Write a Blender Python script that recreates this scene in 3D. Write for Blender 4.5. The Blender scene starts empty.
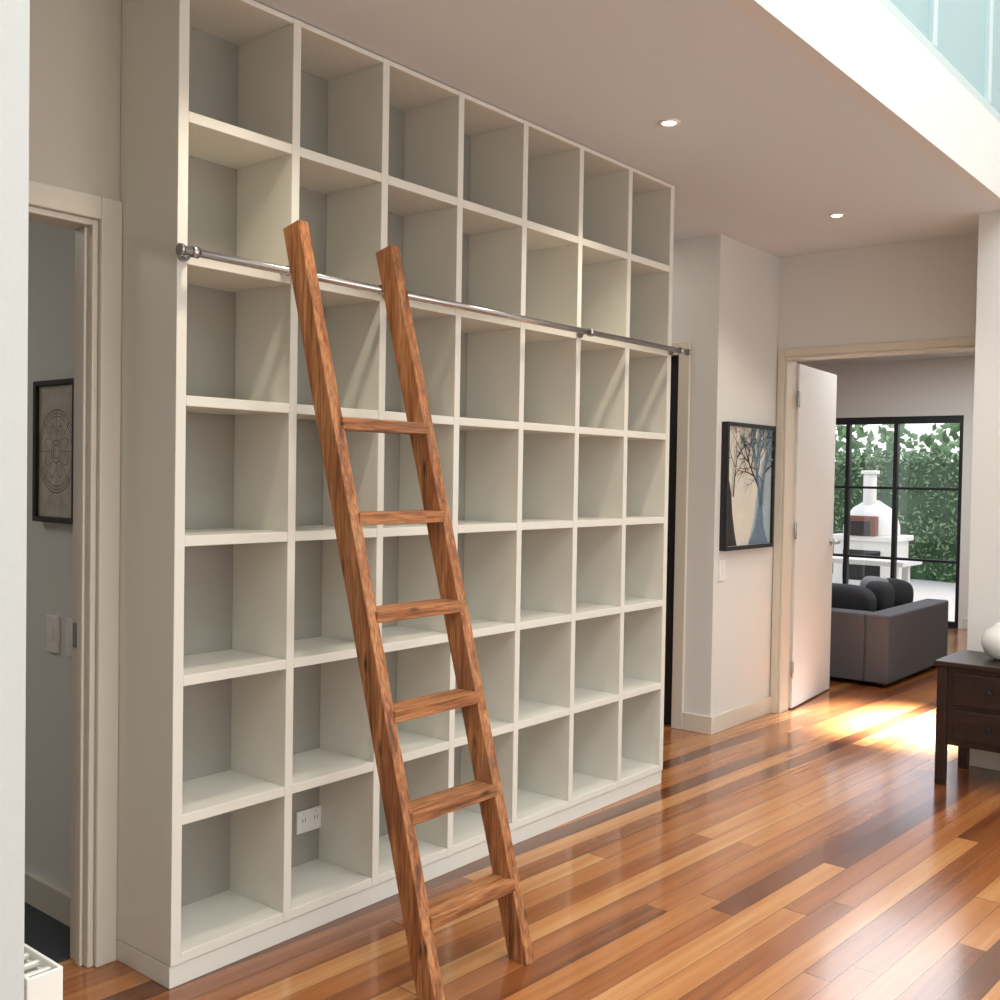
import bpy, bmesh, math, random
from mathutils import Vector, Matrix, noise
random.seed(7)
D=bpy.data; C=bpy.context
def lin(c):
    return tuple(((v/255)/12.92 if v/255<=.04045 else ((v/255+.055)/1.055)**2.4) for v in c)+(1,)
try:
    C.scene.view_settings.view_transform='Standard'
except Exception: pass

# ---------------------------------------------------------------- materials
def mat(name,rgb=(200,200,200),rough=.5,metal=0,bump=0,bscale=60,var=0,spec=.5,**kw):
    m=D.materials.new(name); m.use_nodes=True; nt=m.node_tree; b=nt.nodes['Principled BSDF']
    b.inputs['Base Color'].default_value=lin(rgb); b.inputs['Roughness'].default_value=rough
    b.inputs['Metallic'].default_value=metal
    b.inputs['Specular IOR Level'].default_value=spec
    tc=nt.nodes.new('ShaderNodeTexCoord')
    n=nt.nodes.new('ShaderNodeTexNoise'); n.inputs['Scale'].default_value=bscale; n.inputs['Detail'].default_value=3
    nt.links.new(tc.outputs['Object'],n.inputs['Vector'])
    if bump:
        bp=nt.nodes.new('ShaderNodeBump'); bp.inputs['Strength'].default_value=bump; bp.inputs['Distance'].default_value=.002
        nt.links.new(n.outputs['Fac'],bp.inputs['Height']); nt.links.new(bp.outputs['Normal'],b.inputs['Normal'])
    if var:
        mx=nt.nodes.new('ShaderNodeMix'); mx.data_type='RGBA'
        mx.inputs['A'].default_value=tuple(v*(1-var) for v in lin(rgb)[:3])+(1,)
        mx.inputs['B'].default_value=tuple(min(1,v*(1+var)) for v in lin(rgb)[:3])+(1,)
        nt.links.new(n.outputs['Fac'],mx.inputs['Factor']); nt.links.new(mx.outputs['Result'],b.inputs['Base Color'])
    for k,v in kw.items(): b.inputs[k.replace('_',' ')].default_value=v
    return m
def M(nt,op,a,b=None):
    n=nt.nodes.new('ShaderNodeMath'); n.operation=op
    for i,v in enumerate((a,b)):
        if v is None: continue
        if isinstance(v,(int,float)): n.inputs[i].default_value=v
        else: nt.links.new(v,n.inputs[i])
    return n.outputs[0]
def ramp(nt,fac,stops):
    r=nt.nodes.new('ShaderNodeValToRGB'); e=r.color_ramp.elements
    e[0].position=stops[0][0]; e[0].color=lin(stops[0][1]); e[1].position=stops[1][0]; e[1].color=lin(stops[1][1])
    for p,c in stops[2:]:
        x=e.new(p); x.color=lin(c)
    nt.links.new(fac,r.inputs[0]); return r.outputs[0]
def floor_mat():
    m=D.materials.new('timber_floor_boards'); m.use_nodes=True; nt=m.node_tree; b=nt.nodes['Principled BSDF']
    tc=nt.nodes.new('ShaderNodeTexCoord'); mp=nt.nodes.new('ShaderNodeMapping'); mp.inputs['Rotation'].default_value=(0,0,math.radians(3)); nt.links.new(tc.outputs['Object'],mp.inputs[0])
    s=nt.nodes.new('ShaderNodeSeparateXYZ'); nt.links.new(mp.outputs[0],s.inputs[0])
    W=.085; L=2.3
    yy=M(nt,'DIVIDE',s.outputs[1],W); row=M(nt,'FLOOR',yy); fy=M(nt,'FRACT',yy)
    wn=nt.nodes.new('ShaderNodeTexWhiteNoise'); wn.noise_dimensions='1D'; nt.links.new(row,wn.inputs['W'])
    xx=M(nt,'ADD',M(nt,'DIVIDE',s.outputs[0],L),M(nt,'MULTIPLY',wn.outputs['Value'],9.3)); col=M(nt,'FLOOR',xx); fx=M(nt,'FRACT',xx)
    cb=nt.nodes.new('ShaderNodeCombineXYZ'); nt.links.new(row,cb.inputs[0]); nt.links.new(col,cb.inputs[1])
    w2=nt.nodes.new('ShaderNodeTexWhiteNoise'); w2.noise_dimensions='2D'; nt.links.new(cb.outputs[0],w2.inputs['Vector'])
    g=nt.nodes.new('ShaderNodeCombineXYZ'); nt.links.new(M(nt,'ADD',M(nt,'MULTIPLY',s.outputs[0],1.2),M(nt,'MULTIPLY',w2.outputs['Value'],37)),g.inputs[0])
    nt.links.new(M(nt,'MULTIPLY',s.outputs[1],26),g.inputs[1]); nt.links.new(row,g.inputs[2])
    n=nt.nodes.new('ShaderNodeTexNoise'); n.inputs['Scale'].default_value=1; n.inputs['Detail'].default_value=5; n.inputs['Distortion'].default_value=.5
    nt.links.new(g.outputs[0],n.inputs['Vector'])
    f=M(nt,'ADD',M(nt,'MULTIPLY',w2.outputs['Value'],.76),M(nt,'MULTIPLY',M(nt,'SUBTRACT',n.outputs['Fac'],.5),.6))
    f=M(nt,'ADD',f,.12)
    c=ramp(nt,f,[(0,(74,40,22)),(1,(204,156,102)),(.2,(112,62,34)),(.48,(154,92,48)),(.78,(182,122,70))])
    gap=M(nt,'MAXIMUM',M(nt,'LESS_THAN',fy,.018),M(nt,'LESS_THAN',fx,.0012))
    mx=nt.nodes.new('ShaderNodeMix'); mx.data_type='RGBA'; nt.links.new(gap,mx.inputs['Factor']); nt.links.new(c,mx.inputs['A']); mx.inputs['B'].default_value=lin((45,25,14))
    nt.links.new(mx.outputs['Result'],b.inputs['Base Color'])
    b.inputs['Roughness'].default_value=.2; b.inputs['Coat Weight'].default_value=.5; b.inputs['Coat Roughness'].default_value=.13
    n2=nt.nodes.new('ShaderNodeTexNoise'); n2.inputs['Scale'].default_value=5; nt.links.new(tc.outputs['Object'],n2.inputs['Vector'])
    bp=nt.nodes.new('ShaderNodeBump'); bp.inputs['Strength'].default_value=.25; bp.inputs['Distance'].default_value=.002
    nt.links.new(M(nt,'SUBTRACT',n2.outputs['Fac'],gap),bp.inputs['Height']); nt.links.new(bp.outputs['Normal'],b.inputs['Normal'])
    return m
def wood(name,stops,scale=(14,14,1.2),rough=.5,knots=0):
    m=D.materials.new(name); m.use_nodes=True; nt=m.node_tree; b=nt.nodes['Principled BSDF']
    tc=nt.nodes.new('ShaderNodeTexCoord'); mp=nt.nodes.new('ShaderNodeMapping'); mp.inputs['Scale'].default_value=scale
    nt.links.new(tc.outputs['Object'],mp.inputs[0])
    n=nt.nodes.new('ShaderNodeTexNoise'); n.inputs['Scale'].default_value=2; n.inputs['Detail'].default_value=9; n.inputs['Roughness'].default_value=.68; n.inputs['Distortion'].default_value=.7
    nt.links.new(mp.outputs[0],n.inputs['Vector'])
    fac=n.outputs['Fac']
    if knots:
        mp2=nt.nodes.new('ShaderNodeMapping'); mp2.inputs['Scale'].default_value=tuple(v*.55 for v in scale); nt.links.new(tc.outputs['Object'],mp2.inputs[0])
        v=nt.nodes.new('ShaderNodeTexNoise'); v.inputs['Scale'].default_value=3; v.inputs['Detail'].default_value=2; nt.links.new(mp2.outputs[0],v.inputs['Vector'])
        fac=M(nt,'ADD',fac,M(nt,'MULTIPLY',M(nt,'SUBTRACT',v.outputs['Fac'],.5),knots))
    col=ramp(nt,fac,stops)
    mp3=nt.nodes.new('ShaderNodeMapping'); mp3.inputs['Scale'].default_value=tuple(v*5 for v in scale); nt.links.new(tc.outputs['Object'],mp3.inputs[0])
    g=nt.nodes.new('ShaderNodeTexNoise'); g.inputs['Scale'].default_value=2; g.inputs['Detail'].default_value=4; nt.links.new(mp3.outputs[0],g.inputs['Vector'])
    mx=nt.nodes.new('ShaderNodeMix'); mx.data_type='RGBA'; mx.blend_type='MULTIPLY'; mx.inputs['Factor'].default_value=.6
    nt.links.new(col,mx.inputs['A']); nt.links.new(ramp(nt,g.outputs['Fac'],[(.36,(130,116,104)),(.6,(255,255,255))]),mx.inputs['B'])
    res=mx.outputs['Result']
    if knots:
        w=nt.nodes.new('ShaderNodeTexNoise'); w.inputs['Scale'].default_value=5; w.inputs['Detail'].default_value=5; nt.links.new(tc.outputs['Object'],w.inputs['Vector'])
        m2=nt.nodes.new('ShaderNodeMix'); m2.data_type='RGBA'; wf=M(nt,'MULTIPLY',M(nt,'SUBTRACT',w.outputs['Fac'],.53),3.2); cl=nt.nodes.new('ShaderNodeClamp'); nt.links.new(wf,cl.inputs[0])
        nt.links.new(M(nt,'MULTIPLY',cl.outputs[0],.6),m2.inputs['Factor']); nt.links.new(res,m2.inputs['A']); m2.inputs['B'].default_value=lin((112,84,62))
        mk=nt.nodes.new('ShaderNodeMapping'); mk.inputs['Scale'].default_value=tuple(max(1,v**.5) for v in scale); nt.links.new(tc.outputs['Object'],mk.inputs[0])
        vo=nt.nodes.new('ShaderNodeTexVoronoi'); vo.inputs['Scale'].default_value=4.2; nt.links.new(mk.outputs[0],vo.inputs['Vector'])
        kf=ramp(nt,vo.outputs['Distance'],[(.06,(255,255,255)),(.16,(0,0,0))])
        m3=nt.nodes.new('ShaderNodeMix'); m3.data_type='RGBA'; nt.links.new(kf,m3.inputs['Factor']); nt.links.new(m2.outputs['Result'],m3.inputs['A']); m3.inputs['B'].default_value=lin((46,28,18))
        res=m3.outputs['Result']
    nt.links.new(res,b.inputs['Base Color'])
    b.inputs['Roughness'].default_value=rough
    bp=nt.nodes.new('ShaderNodeBump'); bp.inputs['Strength'].default_value=.7; bp.inputs['Distance'].default_value=.004
    nt.links.new(n.outputs['Fac'],bp.inputs['Height']); nt.links.new(bp.outputs['Normal'],b.inputs['Normal'])
    return m
m_wall=mat('wall_paint_warm_white',(198,190,174),.75,bump=.15,bscale=180)
m_wallc=mat('wall_paint_white',(218,216,210),.7,bump=.15,bscale=180)
m_walln=mat('wall_paint_pale_grey',(190,193,189),.7,bump=.15,bscale=180)
m_ceil=mat('ceiling_paint',(216,220,221),.85,bump=.1,bscale=150)
m_trim=mat('trim_gloss_paint',(212,204,188),.35,bump=.05)
m_shelf=mat('shelf_lacquer',(221,218,206),.38,bump=.04,bscale=90)
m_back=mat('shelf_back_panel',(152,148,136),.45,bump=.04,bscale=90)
m_floor=floor_mat()
m_carpet=mat('carpet_charcoal',(60,62,66),.95,bump=.8,bscale=500,var=.3)
m_chrome=mat('brushed_steel',(190,190,190),.25,metal=1,bump=.02)
m_black=mat('black_metal',(22,22,24),.4,bump=.05)
m_dark=mat('dark_opening_shade',(30,28,28),.8,bump=.1)  # dark colour stands in for the shade inside openings
m_white=mat('white_plastic',(232,230,224),.35,bump=.02)
m_rad=mat('radiator_enamel',(226,224,214),.35,bump=.03)
st=[(0,(52,29,16)),(1,(218,170,120)),(.3,(104,62,34)),(.43,(158,98,56)),(.6,(190,130,80))]
m_lad=wood('ladder_recycled_timber',st,(16,16,1.0),.55,.5)
m_ladt=wood('ladder_tread_timber',st,(1.4,18,18),.55,.3)
m_sb=wood('dark_stained_timber',[(0,(22,12,9)),(1,(72,44,34)),(.5,(42,25,20))],(3,3,14),.35)
m_sofa=mat('sofa_fabric_charcoal',(84,84,88),.95,bump=.7,bscale=400,var=.25)
m_cush=mat('cushion_dark_fabric',(38,38,42),.95,bump=.6,bscale=300,var=.3)
m_cushl=mat('cushion_grey_fabric',(120,120,122),.95,bump=.6,bscale=300,var=.2)
m_bowl=mat('white_ceramic',(225,225,220),.2,bump=.02)
m_frost=mat('tinted_glazing',(142,172,175),.12,bump=.01)
m_alum=mat('window_frame_aluminium',(190,205,205),.4,metal=.2,bump=.02)
m_conc=mat('pale_paving',(205,203,198),.85,bump=.5,bscale=40,var=.15)
m_render=mat('white_render',(228,225,218),.8,bump=.4,bscale=60,var=.05)
m_brick=mat('oven_mouth_terracotta',(120,70,50),.8,bump=.4,var=.3)
m_leaf=mat('hedge_leaf_green',(88,122,76),.6,bump=.2,bscale=5,var=.5)
m_leaf2=mat('hedge_leaf_dark',(58,90,54),.6,bump=.2,var=.4)
m_leafl=mat('tree_leaf_light',(140,168,124),.6,bump=.2,bscale=4,var=.4)
m_canvas=mat('painted_canvas',(208,204,190),.6,bump=.3,bscale=12,var=.12)
m_slate=mat('paint_slate_blue',(88,114,132),.6,bump=.2,bscale=60,var=.4)
m_pale=mat('paint_pale_blue_grey',(150,168,176),.6,bump=.2,bscale=30,var=.3)
m_ink=mat('paint_black',(28,28,30),.6,bump=.2)
m_red=mat('paint_ochre_red',(186,96,56),.6,bump=.2)
m_glass=D.materials.new('window_glass'); m_glass.use_nodes=True
_nt=m_glass.node_tree; _nt.nodes.clear(); _o=_nt.nodes.new('ShaderNodeOutputMaterial'); _t=_nt.nodes.new('ShaderNodeBsdfTransparent'); _g=_nt.nodes.new('ShaderNodeBsdfGlossy'); _g.inputs['Roughness'].default_value=.02
_f=_nt.nodes.new('ShaderNodeFresnel'); _x=_nt.nodes.new('ShaderNodeMixShader'); _nt.links.new(_f.outputs[0],_x.inputs[0]); _nt.links.new(_t.outputs[0],_x.inputs[1]); _nt.links.new(_g.outputs[0],_x.inputs[2]); _nt.links.new(_x.outputs[0],_o.inputs[0])
m_emit=D.materials.new('downlight_lamp'); m_emit.use_nodes=True
_b=m_emit.node_tree.nodes['Principled BSDF']; _b.inputs['Emission Color'].default_value=(1,.9,.75,1); _b.inputs['Emission Strength'].default_value=10

# ---------------------------------------------------------------- mesh helper
class MB:
    def __init__(s,name,mats,bevel=0,seg=2):
        s.name=name; s.mats=mats; s.bm=bmesh.new(); s.bevel=bevel; s.seg=seg
    def box(s,x0,x1,y0,y1,z0,z1,mi=0,mtx=None):
        co=[(x,y,z) for z in (z0,z1) for x,y in ((x0,y0),(x1,y0),(x1,y1),(x0,y1))]
        vs=[s.bm.verts.new(mtx@Vector(c) if mtx else c) for c in co]
        for f in ((0,3,2,1),(4,5,6,7),(0,1,5,4),(1,2,6,5),(2,3,7,6),(3,0,4,7)):
            fa=s.bm.faces.new([vs[i] for i in f]); fa.material_index=mi
        return vs
    def poly(s,pts,mi=0):
        f=s.bm.faces.new([s.bm.verts.new(p) for p in pts]); f.material_index=mi
    def cyl(s,p,q,r,mi=0,n=24,r2=None):
        p=Vector(p);q=Vector(q);d=(q-p);rot=d.to_track_quat('Z','Y').to_matrix().to_4x4()
        g=bmesh.ops.create_cone(s.bm,cap_ends=True,segments=n,radius1=r,radius2=r if r2 is None else r2,depth=d.length,matrix=Matrix.Translation((p+q)/2)@rot)
        for v in g['verts']:
            for f in v.link_faces: f.material_index=mi; f.smooth=len(f.verts)==4
    def lathe(s,c,prof,mi=0,n=40):
        rings=[]
        for r,z in prof:
            rings.append([s.bm.verts.new((c[0]+r*math.cos(2*math.pi*i/n),c[1]+r*math.sin(2*math.pi*i/n),c[2]+z)) for i in range(n)])
        for a,b in zip(rings,rings[1:]):
            for i in range(n):
                f=s.bm.faces.new((a[i],a[(i+1)%n],b[(i+1)%n],b[i])); f.material_index=mi; f.smooth=True
        f=s.bm.faces.new(rings[0][::-1]); f.material_index=mi
        f=s.bm.faces.new(rings[-1]); f.material_index=mi
    def pillow(s,c,sx,sy,sz,mi=0,rot=None):
        g=bmesh.ops.create_uvsphere(s.bm,u_segments=28,v_segments=18,radius=1)
        R=rot or Matrix.Identity(3)
        for v in g['verts']:
            p=v.co; e=.45
            q=Vector([math.copysign(abs(p.x)**e,p.x)*sx,math.copysign(abs(p.y)**e,p.y)*sy,math.copysign(abs(p.z)**.8,p.z)*sz])
            v.co=R@q+Vector(c)
            for f in v.link_faces: f.material_index=mi; f.smooth=True
    def done(s,loc=None,recalc=True):
        if recalc: bmesh.ops.recalc_face_normals(s.bm,faces=s.bm.faces)
        me=D.meshes.new(s.name)
        if loc:
            bmesh.ops.translate(s.bm,verts=s.bm.verts,vec=-Vector(loc))
        s.bm.to_mesh(me); s.bm.free()
        o=D.objects.new(s.name,me); C.collection.objects.link(o)
        if loc:o.location=loc
        for m in s.mats: me.materials.append(m)
        if s.bevel:
            b=o.modifiers.new('bevel','BEVEL'); b.width=s.bevel; b.segments=s.seg; b.limit_method='ANGLE'; b.angle_limit=.9
        return o
def box(name,x0,x1,y0,y1,z0,z1,m,bevel=0):
    b=MB(name,[m],bevel); b.box(x0,x1,y0,y1,z0,z1); return b.done()

# ---------------------------------------------------------------- constants
RP=.38; CP=.3641; KZ=.0766; H=2.742; DB=.266; DS=.286; WT=.09
XE=7*CP+.004; XS=-.034; X1,Y1,X2=3.542,.285,4.296; YV=-1.11; XN,YN=3.88,-.95
HF=2.62; XW=9.0; T=.0145; XI=.0

# ---------------------------------------------------------------- shell
b=MB('floor',[m_floor]); b.box(-4.2,XW+.2,-5.2,4,-.1,0); b.done()
box('floor_carpet_left_room',-4,XI-.001,DS+WT,3.9,0,.006,m_carpet)
b=MB('ceiling',[m_ceil]); b.box(-4.2,X2+.13,YV+.06,4,H,H+.42); b.done()
box('ceiling_far_room',X2+.13,XW+.2,-4,4,HF,HF+.5,m_ceil)
box('void_sky_blocker',-4.2,X2+.13,-5.3,YV+.2,5.6,5.7,m_ceil)  # unseen roof, added to keep sky light out of the void
b=MB('wall_back',[m_wall]); DX0,DX1,DH=-.92,-.099,2.10
b.box(-4,DX0,DS,DS+WT,0,H); b.box(DX1,XE,DS,DS+WT,0,H); b.box(DX0,DX1,DS,DS+WT,DH,H); b.done()
box('wall_left_room_side',XI,.1,DS+WT,4,0,H,m_wallc)
box('wall_left_room_end',-4,XI,3.9,4,0,H,m_wallc)
XL=-.947
box('wall_near_left',-4,XL,-1.03,DS,0,H,m_walln)
box('wall_left',-4.2,-4,-5.2,4,0,5.6,m_wallc)
b=MB('wall_rear',[m_wallc]); b.box(-4.2,-2,-5.3,-5.2,0,5.6); b.box(3,XW,-5.3,-5.2,0,5.6); b.box(-2,3,-5.3,-5.2,2.5,5.6); b.box(-2,3,-5.3,-5.2,0,.3); b.done()
b=MB('wall_nook',[m_wallc]); b.box(XE-.1,XE,DS+WT,1.7,0,H); b.box(XE,X1,1.6,1.7,0,H); b.done()
b=MB('wall_hall_side',[m_wallc]); b.box(X1,X1+.1,Y1,.52,0,H); b.box(X1,X1+.1,.52,1.6,2.1,H); b.box(X1+.1,X2,Y1,Y1+.1,0,H); b.done()
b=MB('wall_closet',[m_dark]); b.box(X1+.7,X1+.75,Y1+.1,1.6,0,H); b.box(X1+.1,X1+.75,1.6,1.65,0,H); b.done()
OY0,OY1,OH=-.87,.235,2.145
b=MB('wall_far',[m_wallc]); b.box(X2,X2+.12,OY1,Y1+.1,0,H); b.box(X2,X2+.12,OY0,OY1,OH,H); b.box(X2,X2+.12,YN,OY0,0,H); b.done()
b=MB('wall_right',[m_wallc]); b.box(XN,X2+.12,-5.2,YN,0,H); b.box(XN,X2+.12,-5.2,YV,H,5.6); b.done()
b=MB('wall_far_room_window',[m_wallc]); WY0,WY1,WZ=.53,2.95,2.06
b.box(XW,XW+.15,-4,WY0,0,HF); b.box(XW,XW+.15,WY1,4,0,HF); b.box(XW,XW+.15,WY0,WY1,WZ,HF); b.done()
box('wall_far_room_left',X2+.12,XW,3.2,3.3,0,HF,m_wallc)
box('wall_far_room_right',X2+.12,XW,-2.6,-2.5,0,HF,m_wallc)
ZB=3.08
b=MB('wall_void_bulkhead',[m_wallc]); b.box(-4,XN,YV,YV+.06,H,ZB); b.box(-4,XN,YV,YV+.15,4.5,5.6); b.done()
b=MB('window_1',[m_alum,m_frost],.003); b.box(-4,XN,YV,YV+.05,ZB,ZB+.04); b.box(-4,XN,YV,YV+.05,4.45,4.5); b.box(-4,XN,YV+.005,YV+.045,3.8,3.84)
x=-3.63
while x<XN-.1:
    b.box(x,x+.045,YV-.001,YV+.051,ZB+.04,4.45); x+=.78
b.box(-4,XN,YV+.02,YV+.03,ZB+.04,4.45,1); b.done()
b=MB('rear_window_added',[m_alum,m_glass],.003)  # unseen rear window, added to go with the bounce lamp
for z in (.3,2.46): b.box(-2,3,-5.28,-5.22,z,z+.04)
for x in (-2,-.35,1.3,2.95): b.box(x,x+.05,-5.28,-5.22,.34,2.46)
b.box(-1.95,2.95,-5.253,-5.247,.34,2.46,1); b.done()

# ---------------------------------------------------------------- trims
b=MB('trim_door_left',[m_trim],.004)
aw=XS-DX1-.001
b.box(DX1,DX1+aw,DS-.02,DS,0,DH+aw); b.box(DX0-.02,DX1,DS-.02,DS,DH,DH+aw)
b.box(DX1-.018,DX1,DS-.005,DS+WT+.004,0,DH); b.box(DX0,DX1-.018,DS-.005,DS+WT+.004,DH-.018,DH)
b.box(DX1-.028,DX1-.018,DS+.02,DS+.05,0,DH-.018); b.done()
b=MB('trim_door_far',[m_trim],.004); ta=.045
b.box(X2-.014,X2,OY1,OY1+ta,0,OH+ta); b.box(X2-.014,X2,OY0-ta,OY1,OH,OH+ta); b.box(X2-.014,X2,OY0-ta,OY0,0,OH)
b.box(X2-.005,X2+.125,OY1-.015,OY1,0,OH-.015); b.box(X2-.005,X2+.125,OY0,OY0+.015,0,OH-.015); b.box(X2-.005,X2+.125,OY0,OY1,OH-.015,OH); b.done()
b=MB('trim_nook_door',[m_trim],.004); b.box(X1-.02,X1,.45,.52,0,2.17); b.box(X1-.02,X1,.52,1.59,2.1,2.17); b.done()
def base(name,*bx):
    b=MB(name,[m_trim],.004)
    for q in bx: b.box(*q,0,.1)
    b.done()
base('baseboard_hall',(X1-.018,X1,Y1-.018,.45),(X1,X2-.014,Y1-.018,Y1),)
base('baseboard_right',(XN-.018,XN,-5.2,YN+.018),(XN,X2-.02,YN,YN+.018))
base('baseboard_left_room',(XI-.018,XI,DS+WT,3.9))
base('baseboard_near_left',(-4,XL+.018,-1.048,-1.03))
base('baseboard_far_room',(XW-.018,XW,-2.5,WY0-.05))

# ---------------------------------------------------------------- bookshelf
b=MB('bookshelf',[m_shelf,m_back],.002)
DY=DS-.002
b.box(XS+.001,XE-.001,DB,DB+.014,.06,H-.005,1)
for k in range(8):
    xc=k*CP
    x0,x1=(XS,XS+.032) if k==0 else ((XE-.032,XE) if k==7 else (xc-T,xc+T))
    b.box(x0,x1,0,DY if k in(0,7) else DB,KZ-T,H-.004)
for j in range(8):
    zc=KZ+j*RP; z1=min(zc+T,H-.004)
    for k in range(7):
        x0=XS+.032 if k==0 else k*CP+T; x1=XE-.032 if k==6 else (k+1)*CP-T
        b.box(x0,x1,.0008,DB,zc-T,z1)
b.box(XS,XE,.006,.024,0,KZ-T-.002); b.box(XS,XS+.018,.024,DY,0,KZ-T-.002); b.box(XE-.018,XE,.024,DY,0,KZ-T-.002)
shelf=b.done()
b=MB('power_outlet',[m_white,m_black],.002); b.box(.61,.725,DB-.012,DB-.0005,.2,.275)
for px in (.638,.69):
    b.box(px-.006,px-.003,DB-.0125,DB-.011,.235,.247,1); b.box(px+.006,px+.009,DB-.0125,DB-.011,.235,.247,1)
    b.box(px-.004,px+.008,DB-.015,DB-.011,.258,.268,0)
po=b.done()

# ladder rail
ZR=1.985; YR=-.055
b=MB('ladder_rail',[m_chrome])
b.cyl((-.06,YR,ZR),(XE+.05,YR,ZR),.0115)
for x in (-.06,XE+.05): b.cyl((x-.005,YR,ZR),(x+.005,YR,ZR),.016)
for x in (XS+.016,2*CP+.01,5*CP,XE-.016):
    b.cyl((x,YR,ZR),(x,-.002,ZR),.007); b.cyl((x,-.009,ZR),(x,-.0015,ZR),.019); b.cyl((x-.011,YR,ZR),(x+.011,YR,ZR),.0155)
b.done()

# ladder
b=MB('library_ladder',[m_lad,m_ladt,m_black],.004)
ft=[Vector((.358,-.605,0)),Vector((.736,-.605,0))]; tp=[Vector((.302,-.075,2.115)),Vector((.668,-.075,2.11))]
LW,LD=.038,.07
def lpt(i,z): t=z/2.115; return ft[i].lerp(tp[i],t)
for i in (0,1):
    n=14; prev=None
    ax=(tp[i]-ft[i]).normalized(); nx=Vector((0,1,0)); nd=(nx-ax*nx.dot(ax)).normalized(); sx=ax.cross(nd)*-1
    for q in range(n+1):
        c=lpt(i,2.115*q/n); w=LW/2*(1+.04*random.uniform(-1,1)); d=LD/2*(1+.03*random.uniform(-1,1))
        if q==0:
            ring=[Vector((c.x+a*w,c.y+e*d,0)) for a,e in((-1,-1),(1,-1),(1,1),(-1,1))]
        else: ring=[c+sx*a*w+nd*e*d for a,e in((-1,-1),(1,-1),(1,1),(-1,1))]
        ring=[b.bm.verts.new(v) for v in ring]
        if prev:
            for a in range(4): b.bm.faces.new((prev[a],prev[(a+1)%4],ring[(a+1)%4],ring[a]))
        else: b.bm.faces.new(ring[::-1])
        prev=ring
    b.bm.faces.new(prev)
for s in range(6):
    z=.222+.265*s; p,q=lpt(0,z),lpt(1,z)
    b.box(p.x+LW/2-.008,q.x-LW/2+.008,p.y-.042,p.y+.042,z-.017,z+.017,1)
for i in (0,1):
    c=lpt(i,ZR)
    b.box(c.x-.006,c.x+.006,c.y+.03,YR+.018,ZR+.0125,ZR+.018,2); b.box(c.x-.006,c.x+.006,YR+.0125,YR+.018,ZR-.01,ZR+.018,2)
b.done()

# ---------------------------------------------------------------- doors
def R2(p,ang): return Matrix.Translation(p)@Matrix.Rotation(ang,4,'Z')
mt=R2(Vector((X2+.135,OY1-.03,0)),math.radians(5.5))
b=MB('door_1',[m_wallc,m_chrome],.003); L=.78
b.box(0,L,0,.036,.01,OH-.03,0,mt)
b.cyl(mt@Vector((L-.06,0,1.0)),mt@Vector((L-.06,-.05,1.0)),.012,1); b.box(L-.17,L-.05,-.062,-.045,.99,1.01,1,mt); b.cyl(mt@Vector((L-.06,0,1.0)),mt@Vector((L-.06,-.008,1.0)),.026,1)
for z in (.25,1.1,1.9): b.cyl((X2+.128,OY1-.032,z-.05),(X2+.128,OY1-.032,z+.05),.008,1)
b.done()
b=MB('door_2',[m_dark,m_chrome],.003); b.box(X1+.03,X1+.07,.525,1.58,.01,2.09); b.cyl((X1+.03,.6,1),(X1-.01,.6,1),.02,1); b.done()  # leaf coloured dark in place of the unlit doorway
b=MB('strike_plate',[m_chrome],.001); b.box(DX1-.0205,DX1-.0175,DS+.062,DS+.085,.9,.97); b.done()

# ---------------------------------------------------------------- window far room
b=MB('window_2',[m_black,m_glass],.004)
fw=.04
b.box(XW+.02,XW+.09,WY0,WY1,WZ-.07,WZ); b.box(XW+.02,XW+.09,WY0,WY1,0,.05)
for y in (WY0,1.16,1.65,2.27,WY1-fw): b.box(XW+.02,XW+.09,y,y+fw,.05,WZ-.07)
for z in (.62,1.33): b.box(XW+.03,XW+.08,WY0+fw,WY1-fw,z,z+.025)
b.box(XW+.052,XW+.058,WY0+.01,WY1-.01,.05,WZ-.07,1); b.done()

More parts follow.
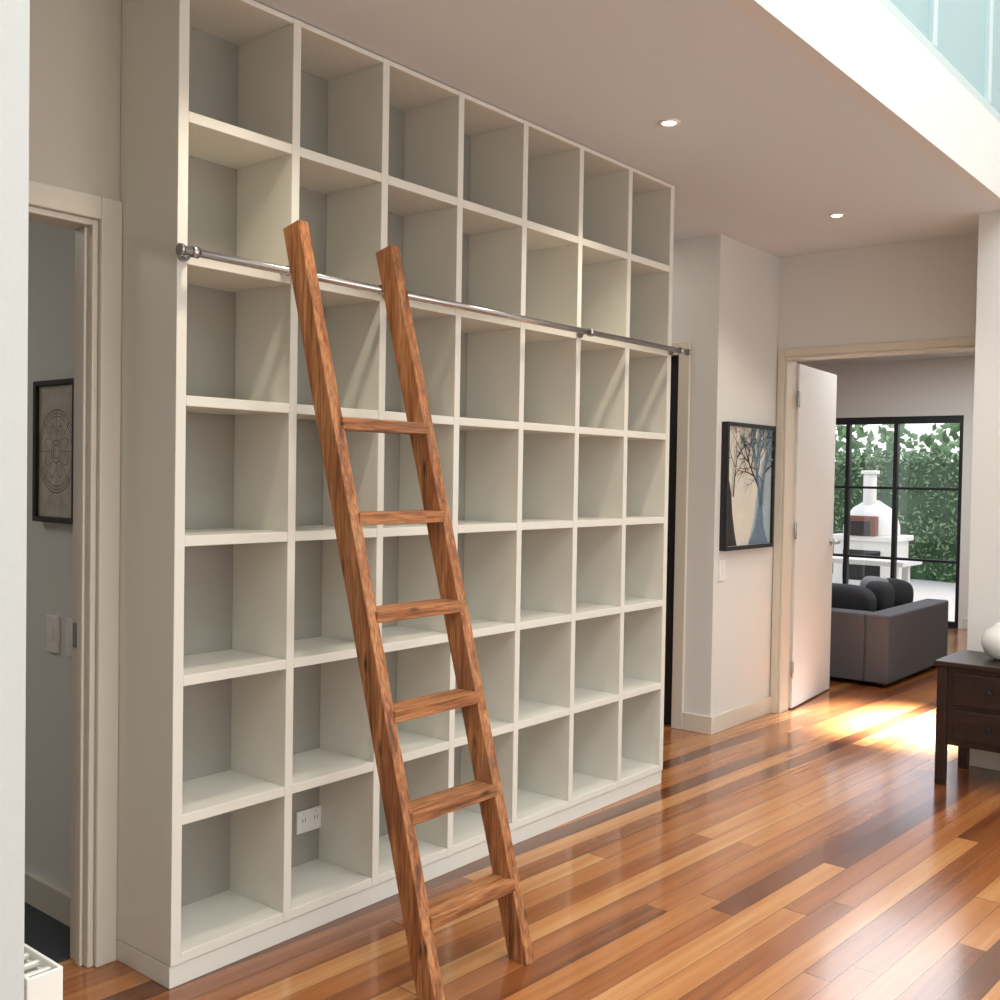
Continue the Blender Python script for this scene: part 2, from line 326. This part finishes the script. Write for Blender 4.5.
# ---------------------------------------------------------------- pictures, switches
def ring_mat():
    m=D.materials.new('botanical_print'); m.use_nodes=True; nt=m.node_tree; b=nt.nodes['Principled BSDF']; b.inputs['Roughness'].default_value=.3
    tc=nt.nodes.new('ShaderNodeTexCoord'); s=nt.nodes.new('ShaderNodeSeparateXYZ'); nt.links.new(tc.outputs['Object'],s.inputs[0])
    y=M(nt,'MULTIPLY',s.outputs[1],1.15); z=s.outputs[2]
    r=M(nt,'SQRT',M(nt,'ADD',M(nt,'MULTIPLY',y,y),M(nt,'MULTIPLY',z,z))); a=M(nt,'ARCTAN2',z,y)
    pet=M(nt,'MULTIPLY',M(nt,'ABSOLUTE',M(nt,'SINE',M(nt,'MULTIPLY',a,4))),.04)
    l=None
    for rad,wd in ((.128,.002),(.118,.0015),(.108,.0015),(.035,.002),(.022,.002)):
        q=M(nt,'LESS_THAN',M(nt,'ABSOLUTE',M(nt,'SUBTRACT',r,rad)),wd); l=q if l is None else M(nt,'MAXIMUM',l,q)
    l=M(nt,'MAXIMUM',l,M(nt,'LESS_THAN',M(nt,'ABSOLUTE',M(nt,'SUBTRACT',r,M(nt,'ADD',.045,pet))),.002))
    spoke=M(nt,'MULTIPLY',M(nt,'LESS_THAN',M(nt,'ABSOLUTE',M(nt,'SINE',M(nt,'MULTIPLY',a,4))),.05),M(nt,'LESS_THAN',r,.128))
    l=M(nt,'MAXIMUM',l,spoke)
    n=nt.nodes.new('ShaderNodeTexNoise'); n.inputs['Scale'].default_value=22; n.inputs['Detail'].default_value=4; nt.links.new(tc.outputs['Object'],n.inputs['Vector'])
    paper=ramp(nt,n.outputs['Fac'],[(.3,(168,160,142)),(.7,(198,192,178))])
    mx=nt.nodes.new('ShaderNodeMix'); mx.data_type='RGBA'; nt.links.new(l,mx.inputs['Factor']); nt.links.new(paper,mx.inputs['A']); mx.inputs['B'].default_value=lin((112,94,76))
    nt.links.new(mx.outputs['Result'],b.inputs['Base Color']); return m
b=MB('framed_painting',[m_black,m_canvas,m_slate,m_ink,m_red,m_pale],0)
u0,u1,z0,z1=3.60,4.21,1.01,1.725; fwd=.022; yf=Y1-.04
b.box(u0,u1,yf,Y1-.0005,z0,z0+fwd); b.box(u0,u1,yf,Y1-.0005,z1-fwd,z1); b.box(u0,u0+fwd,yf,Y1-.0005,z0+fwd,z1-fwd); b.box(u1-fwd,u1,yf,Y1-.0005,z0+fwd,z1-fwd)
b.box(u0+fwd,u1-fwd,Y1-.025,Y1-.0005,z0+fwd,z1-fwd,1)
yc=[Y1-.0256]
def clampu(p): return (min(max(p[0],u0+fwd+.002),u1-fwd-.002),min(max(p[1],z0+fwd+.002),z1-fwd-.002))
def quad2(a,c,w0,w1,mi):
    a=Vector(a);c=Vector(c);d=(c-a); 
    if d.length<1e-4: return
    n=Vector((-d.y,d.x)).normalized(); yc[0]-=.00001
    pts=[clampu(a+n*w0),clampu(c+n*w1),clampu(c-n*w1),clampu(a-n*w0)]
    b.poly([(p[0],yc[0],p[1]) for p in pts],mi)
rnd=random.Random(11)
def branch(p,ang,ln,w,dep,mi):
    c=p
    for k in range(4):
        ang+=rnd.uniform(-.28,.28); q=(c[0]+math.cos(ang)*ln/4,c[1]+math.sin(ang)*ln/4); quad2(c,q,w*(1-.15*k),w*(1-.15*(k+1)),mi); c=q
        if dep>0 and k>=1: branch(c,ang+rnd.choice((-1,1))*rnd.uniform(.4,1.0),ln*.68,w*.5,dep-1,mi if rnd.random()<.8 else 3)
    if dep>0: branch(c,ang+.3,ln*.6,w*.55,dep-1,mi); branch(c,ang-.4,ln*.6,w*.55,dep-1,mi)
def blob(pts,mi):
    yc[0]-=.00001; b.poly([(p[0],yc[0],p[1]) for p in map(clampu,pts)],mi)
blob([(u0+.3,z0),(u0+.61,z0),(u0+.61,z0+.55),(u0+.55,z0+.6),(u0+.46,z0+.5),(u0+.40,z0+.3),(u0+.36,z0+.15)],5)
blob([(u0,z0),(u0+.16,z0),(u0+.13,z0+.1),(u0+.1,z0+.2),(u0+.08,z0+.32),(u0+.04,z0+.42),(u0,z0+.5)],3)
blob([(u0+.3,z0),(u0+.56,z0),(u0+.50,z0+.12),(u0+.47,z0+.28),(u0+.43,z0+.28),(u0+.38,z0+.12)],2)
branch((u0+.45,z0+.2),1.75,.3,.022,3,2); branch((u0+.46,z0+.25),1.35,.26,.016,3,2); branch((u0+.08,z0+.3),1.2,.22,.008,2,3)
for k in range(16):
    a=(u0+rnd.uniform(.05,.55),z0+rnd.uniform(.35,.68)); quad2(a,(a[0]+.009,a[1]+.002),.0045,.0045,4)
b.done(recalc=False)
b=MB('framed_print',[m_black,ring_mat(),m_white],.002)
v0,v1,w0,w1,xf=.535,.79,1.24,1.68,XI
b.box(xf-.03,xf-.0005,v0,v1,w0,w0+.016); b.box(xf-.03,xf-.0005,v0,v1,w1-.016,w1); b.box(xf-.03,xf-.0005,v0,v0+.016,w0+.016,w1-.016); b.box(xf-.03,xf-.0005,v1-.016,v1,w0+.016,w1-.016)
b.box(xf-.018,xf-.0005,v0+.016,v1-.016,w0+.016,w1-.016,1); b.done((XI-.015,.6625,1.46))
def switch(name,axis,u,z,p,w=.07,h=.115):
    b=MB(name,[m_white],.0015)
    if axis=='Y': b.box(u-w/2,u+w/2,p-.01,p-.0005,z-h/2,z+h/2); b.box(u-.012,u+.012,p-.014,p-.009,z-.02,z+.02)
    else: b.box(p-.01,p-.0005,u-w/2,u+w/2,z-h/2,z+h/2); b.box(p-.014,p-.009,u-.012,u+.012,z-.02,z+.02)
    b.done()
switch('light_switch','X',.70,.89,XI); switch('light_switch','X',.58,.89,XI); switch('light_switch','Y',3.63,.9,Y1)

# ---------------------------------------------------------------- downlights
def dl(x,y,z=H):
    b=MB('downlight',[m_white,m_emit]); b.lathe((x,y,z),[(.026,-.001),(.03,-.006),(.04,-.006),(.043,0)],0); b.lathe((x,y,z),[(.001,-.0045),(.025,-.0045),(.025,-.001)],1); b.done()
    l=D.lights.new('downlight_lamp','SPOT'); l.energy=36; l.color=(1,.89,.74); l.spot_size=math.radians(115); l.spot_blend=.8; l.shadow_soft_size=.04
    o=D.objects.new('downlight_beam',l); o.location=(x,y,z-.02); C.collection.objects.link(o)
for x,y in ((-1.6,-.4),(.1,-.4),(1.80,-.41),(3.50,-.38)): dl(x,y)

# ---------------------------------------------------------------- sideboard + vase
b=MB('sideboard',[m_sb,m_black],.004)
sx0,sx1,sy0,sy1=3.42,3.83,-2.05,-.945
b.box(sx0-.01,sx1+.01,sy0-.01,sy1+.01,.555,.58)
for x in (sx0,sx1-.045):
    for y in (sy0,sy1-.045): b.box(x,x+.045,y,y+.045,0,.555)
b.box(sx0+.012,sx1-.012,sy0+.012,sy1-.012,.19,.555)
for a in range(3):
    y0=sy0+.06+a*.33; b.box(sx0+.002,sx0+.014,y0,y0+.31,.22,.36); b.box(sx0+.002,sx0+.014,y0,y0+.31,.38,.53)
    for z in (.29,.455): b.cyl((sx0-.016,y0+.155,z),(sx0+.004,y0+.155,z),.011,1)
b.done()
b=MB('ceramic_vase',[m_bowl]); b.lathe((3.66,-1.185,.5805),[(.05,0),(.09,.02),(.108,.065),(.108,.1),(.09,.135),(.055,.16),(.05,.17),(.042,.17),(.045,.155)]); b.done()

# ---------------------------------------------------------------- radiator
b=MB('radiator',[m_rad,m_chrome],.003)
rx0,rx1,ry0,ry1=XL+.022,-.87,-.99,-.15
b.box(rx0,rx0+.012,ry0,ry1,.12,.66); b.box(rx1-.012,rx1,ry0,ry1,.12,.66)
y=ry0+.02
while y<ry1-.03: b.box(rx1-.002,rx1+.006,y,y+.018,.15,.64); b.box(rx0+.012,rx1-.012,y,y+.006,.14,.655); b.box(rx0,rx1,y,y+.009,.66,.668); y+=.033
b.box(rx0,rx1,ry0-.004,ry0,.12,.675); b.box(rx0,rx1,ry1,ry1+.004,.12,.675)
b.box(rx0,rx0+.006,ry0,ry1,.66,.675); b.box(rx1-.006,rx1,ry0,ry1,.66,.675)
b.cyl(((rx0+rx1)/2,ry0+.06,0),((rx0+rx1)/2,ry0+.06,.13),.01,1); b.cyl(((rx0+rx1)/2,ry1-.06,0),((rx0+rx1)/2,ry1-.06,.13),.01,1)
b.done()

# ---------------------------------------------------------------- sofa
b=MB('sofa',[m_sofa,m_cush,m_cushl,m_black],.025,4)
s0,s1=5.5,6.82; a0,a1=-.01,2.3
b.box(s0,s1,a0,a0+.17,.03,.5); b.box(s0,s1,a1-.17,a1,.03,.5)
b.box(s0,s0+.17,a0+.172,a1-.172,.03,.5); b.box(s0+.17,s1-.02,a0+.17,a1-.17,.03,.28)
b.box(s0+.17,s1,a0+.18,1.145,.285,.42); b.box(s0+.17,s1,1.155,a1-.18,.285,.42)
for x in (s0+.05,s1-.1):
    for y in (a0+.05,a1-.1): b.box(x,x+.05,y,y+.05,0,.03,3)
def rr(ax,az): return (Matrix.Rotation(az,3,'Z')@Matrix.Rotation(ax,3,'Y'))
b.pillow((s0+.29,.5,.52),.12,.3,.14,1); b.pillow((s0+.29,1.15,.52),.12,.3,.14,1); b.pillow((s0+.29,1.75,.52),.12,.26,.14,1)
b.pillow((s0+.62,.28,.55),.2,.08,.12,1,rr(.1,.1)); b.pillow((s0+.98,.28,.54),.18,.08,.12,1,rr(.2,-.1)); b.pillow((s0+.8,.36,.55),.2,.08,.13,2,rr(.2,-.1))
b.done()

# ---------------------------------------------------------------- outdoors
box('ground_paving',XW+.15,26,-8,12,-.12,-.02,m_conc)
def hedge(name,x0,x1,y0,y1,z0,z1,n,mats,sz):
    b=MB(name,mats)
    b.box(x0+.1,x1-.1,y0+.1,y1-.1,z0,z1-.1)
    for i in range(n):
        y=random.uniform(y0,y1); z=random.uniform(z0,z1); dx=noise.noise(Vector((0,y*2.2,z*2.2)))*.16
        if random.random()<.12: x=random.uniform(x0,x1); z=z1+random.uniform(-.08,.05)
        else: x=x0+.08+dx+random.uniform(-.08,.04)
        q=Matrix.Translation((x,y,z))@Matrix.Rotation(random.uniform(0,6.3),4,'X')@Matrix.Rotation(random.uniform(-1,1),4,'Y')@Matrix.Rotation(random.uniform(-1,1),4,'Z')
        s=sz*random.uniform(.6,1.3)
        vs=[b.bm.verts.new(q@Vector(c)) for c in ((0,-s,0),(.01,0,-s*.45),(0,s,0),(.01,0,s*.45))]
        f=b.bm.faces.new(vs); f.material_index=random.randrange(len(mats))
    return b.done()
hedge('hedge',14,14.8,-2,7,-.02,1.8,14000,[m_leaf2,m_leaf,m_leafl],.04)
b=MB('tree_foliage',[m_leafl,m_leaf])
for i in range(4000):
    y=random.uniform(-3,9); top=2.1+1.1*noise.noise(Vector((y*.8,3,0)))+.3; z=random.uniform(.2,top); x=17+random.uniform(-.5,.5)
    q=Matrix.Translation((x,y,z))@Matrix.Rotation(random.uniform(0,6.3),4,'X')@Matrix.Rotation(random.uniform(-1,1),4,'Z'); s=random.uniform(.06,.14)
    f=b.bm.faces.new([b.bm.verts.new(q@Vector(c)) for c in ((0,-s,0),(.01,0,-s*.5),(0,s,0),(.01,0,s*.5))]); f.material_index=random.randrange(2)
for y in (-1.5,1.2,4,6.5): b.cyl((17,y,-.02),(17,y,2.3),.06,1)
b.done()
b=MB('outdoor_pizza_oven',[m_render,m_brick,m_dark],.02)
ox,oy=12.4,2.62
b.box(ox-.35,ox+.35,oy-.38,oy+.38,-.02,.62); b.box(ox-.4,ox+.4,oy-.43,oy+.43,.62,.69)
b.lathe((ox,oy,.69),[(.36,0),(.36,.12),(.32,.25),(.24,.36),(.13,.43),(.09,.46)]); b.cyl((ox-.1,oy,1.05),(ox-.1,oy,1.5),.085); b.cyl((ox-.1,oy,1.5),(ox-.1,oy,1.55),.12)
b.box(ox-.42,ox-.3,oy-.2,oy+.2,.69,.95,1); b.box(ox-.43,ox-.41,oy-.13,oy+.13,.69,.88,2); b.box(ox-.36,ox-.34,oy-.25,oy+.25,.1,.5,2)
b.done()
b=MB('garden_table',[m_conc],.01); b.box(10.6,11.3,1.6,3.6,.42,.48)
for x in (10.7,11.1):
    for y in (1.7,3.4): b.box(x,x+.08,y,y+.08,-.02,.42)
b.done()

# ---------------------------------------------------------------- light
w=D.worlds.new('sky'); C.scene.world=w; w.use_nodes=True; nt=w.node_tree
bg=nt.nodes['Background']; sk=nt.nodes.new('ShaderNodeTexSky'); sk.sky_type='NISHITA'; sk.sun_disc=False; sk.sun_elevation=math.radians(55); sk.sun_rotation=2.2; sk.dust_density=4
mxs=nt.nodes.new('ShaderNodeMix'); mxs.data_type='RGBA'; mxs.inputs['Factor'].default_value=.5; nt.links.new(sk.outputs[0],mxs.inputs['A']); mxs.inputs['B'].default_value=(6,6.2,6.5,1)
nt.links.new(mxs.outputs['Result'],bg.inputs[0]); bg.inputs[1].default_value=.36
def area(name,loc,rot,sx,sy,e,col=(1,1,1),spread=180):
    l=D.lights.new(name,'AREA'); l.shape='RECTANGLE'; l.size=sx; l.size_y=sy; l.energy=e; l.color=col; l.spread=math.radians(spread)
    o=D.objects.new(name,l); o.location=loc; o.rotation_euler=rot; C.collection.objects.link(o); return o
area('skylight_void',(0,-3.1,5.5),(0,0,0),7.4,3.6,350,(.95,.975,1))
area('rear_bounce_fill',(.5,-5.18,1.4),(math.radians(90),0,0),4.8,2.1,60,(.96,.98,1))  # unseen fill behind the camera, added for more bounce
area('far_room_fill',(6.5,0,HF-.03),(0,0,0),3,2,85,(.95,.98,1))  # fill lamp under the closed far-room ceiling, raised to brighten its walls
area('doorway_patch_lamp',(4.95,-.45,HF-.02),(0,math.radians(12),0),.8,.6,170,(.74,.87,1),22)  # narrow cool lamp added to whiten the floor patch at the doorway
area('left_room_light',(-1.6,2.2,H-.03),(0,0,0),1,1,18,(1,.97,.92))
area('nook_light',(3.05,.95,H-.03),(0,0,0),.5,.5,3,(1,.96,.9))

# ---------------------------------------------------------------- camera
f,yaw,pit,rol=1049.2,math.radians(39.396),math.radians(-1.3776),math.radians(.958)
fwv=Vector((math.cos(yaw)*math.cos(pit),math.sin(yaw)*math.cos(pit),math.sin(pit)))
r=Vector((math.sin(yaw),-math.cos(yaw),0)); u=r.cross(fwv)
r2=r*math.cos(rol)+u*math.sin(rol); u2=-r*math.sin(rol)+u*math.cos(rol)
cam=D.cameras.new('camera'); co=D.objects.new('camera',cam); C.collection.objects.link(co)
cam.sensor_width=36; cam.lens=f*36/1000; cam.clip_start=.05
mw=Matrix((r2,u2,-fwv)).transposed().to_4x4(); mw.translation=Vector((-1.6518,-2.4546,1.4108)); co.matrix_world=mw
C.scene.camera=co
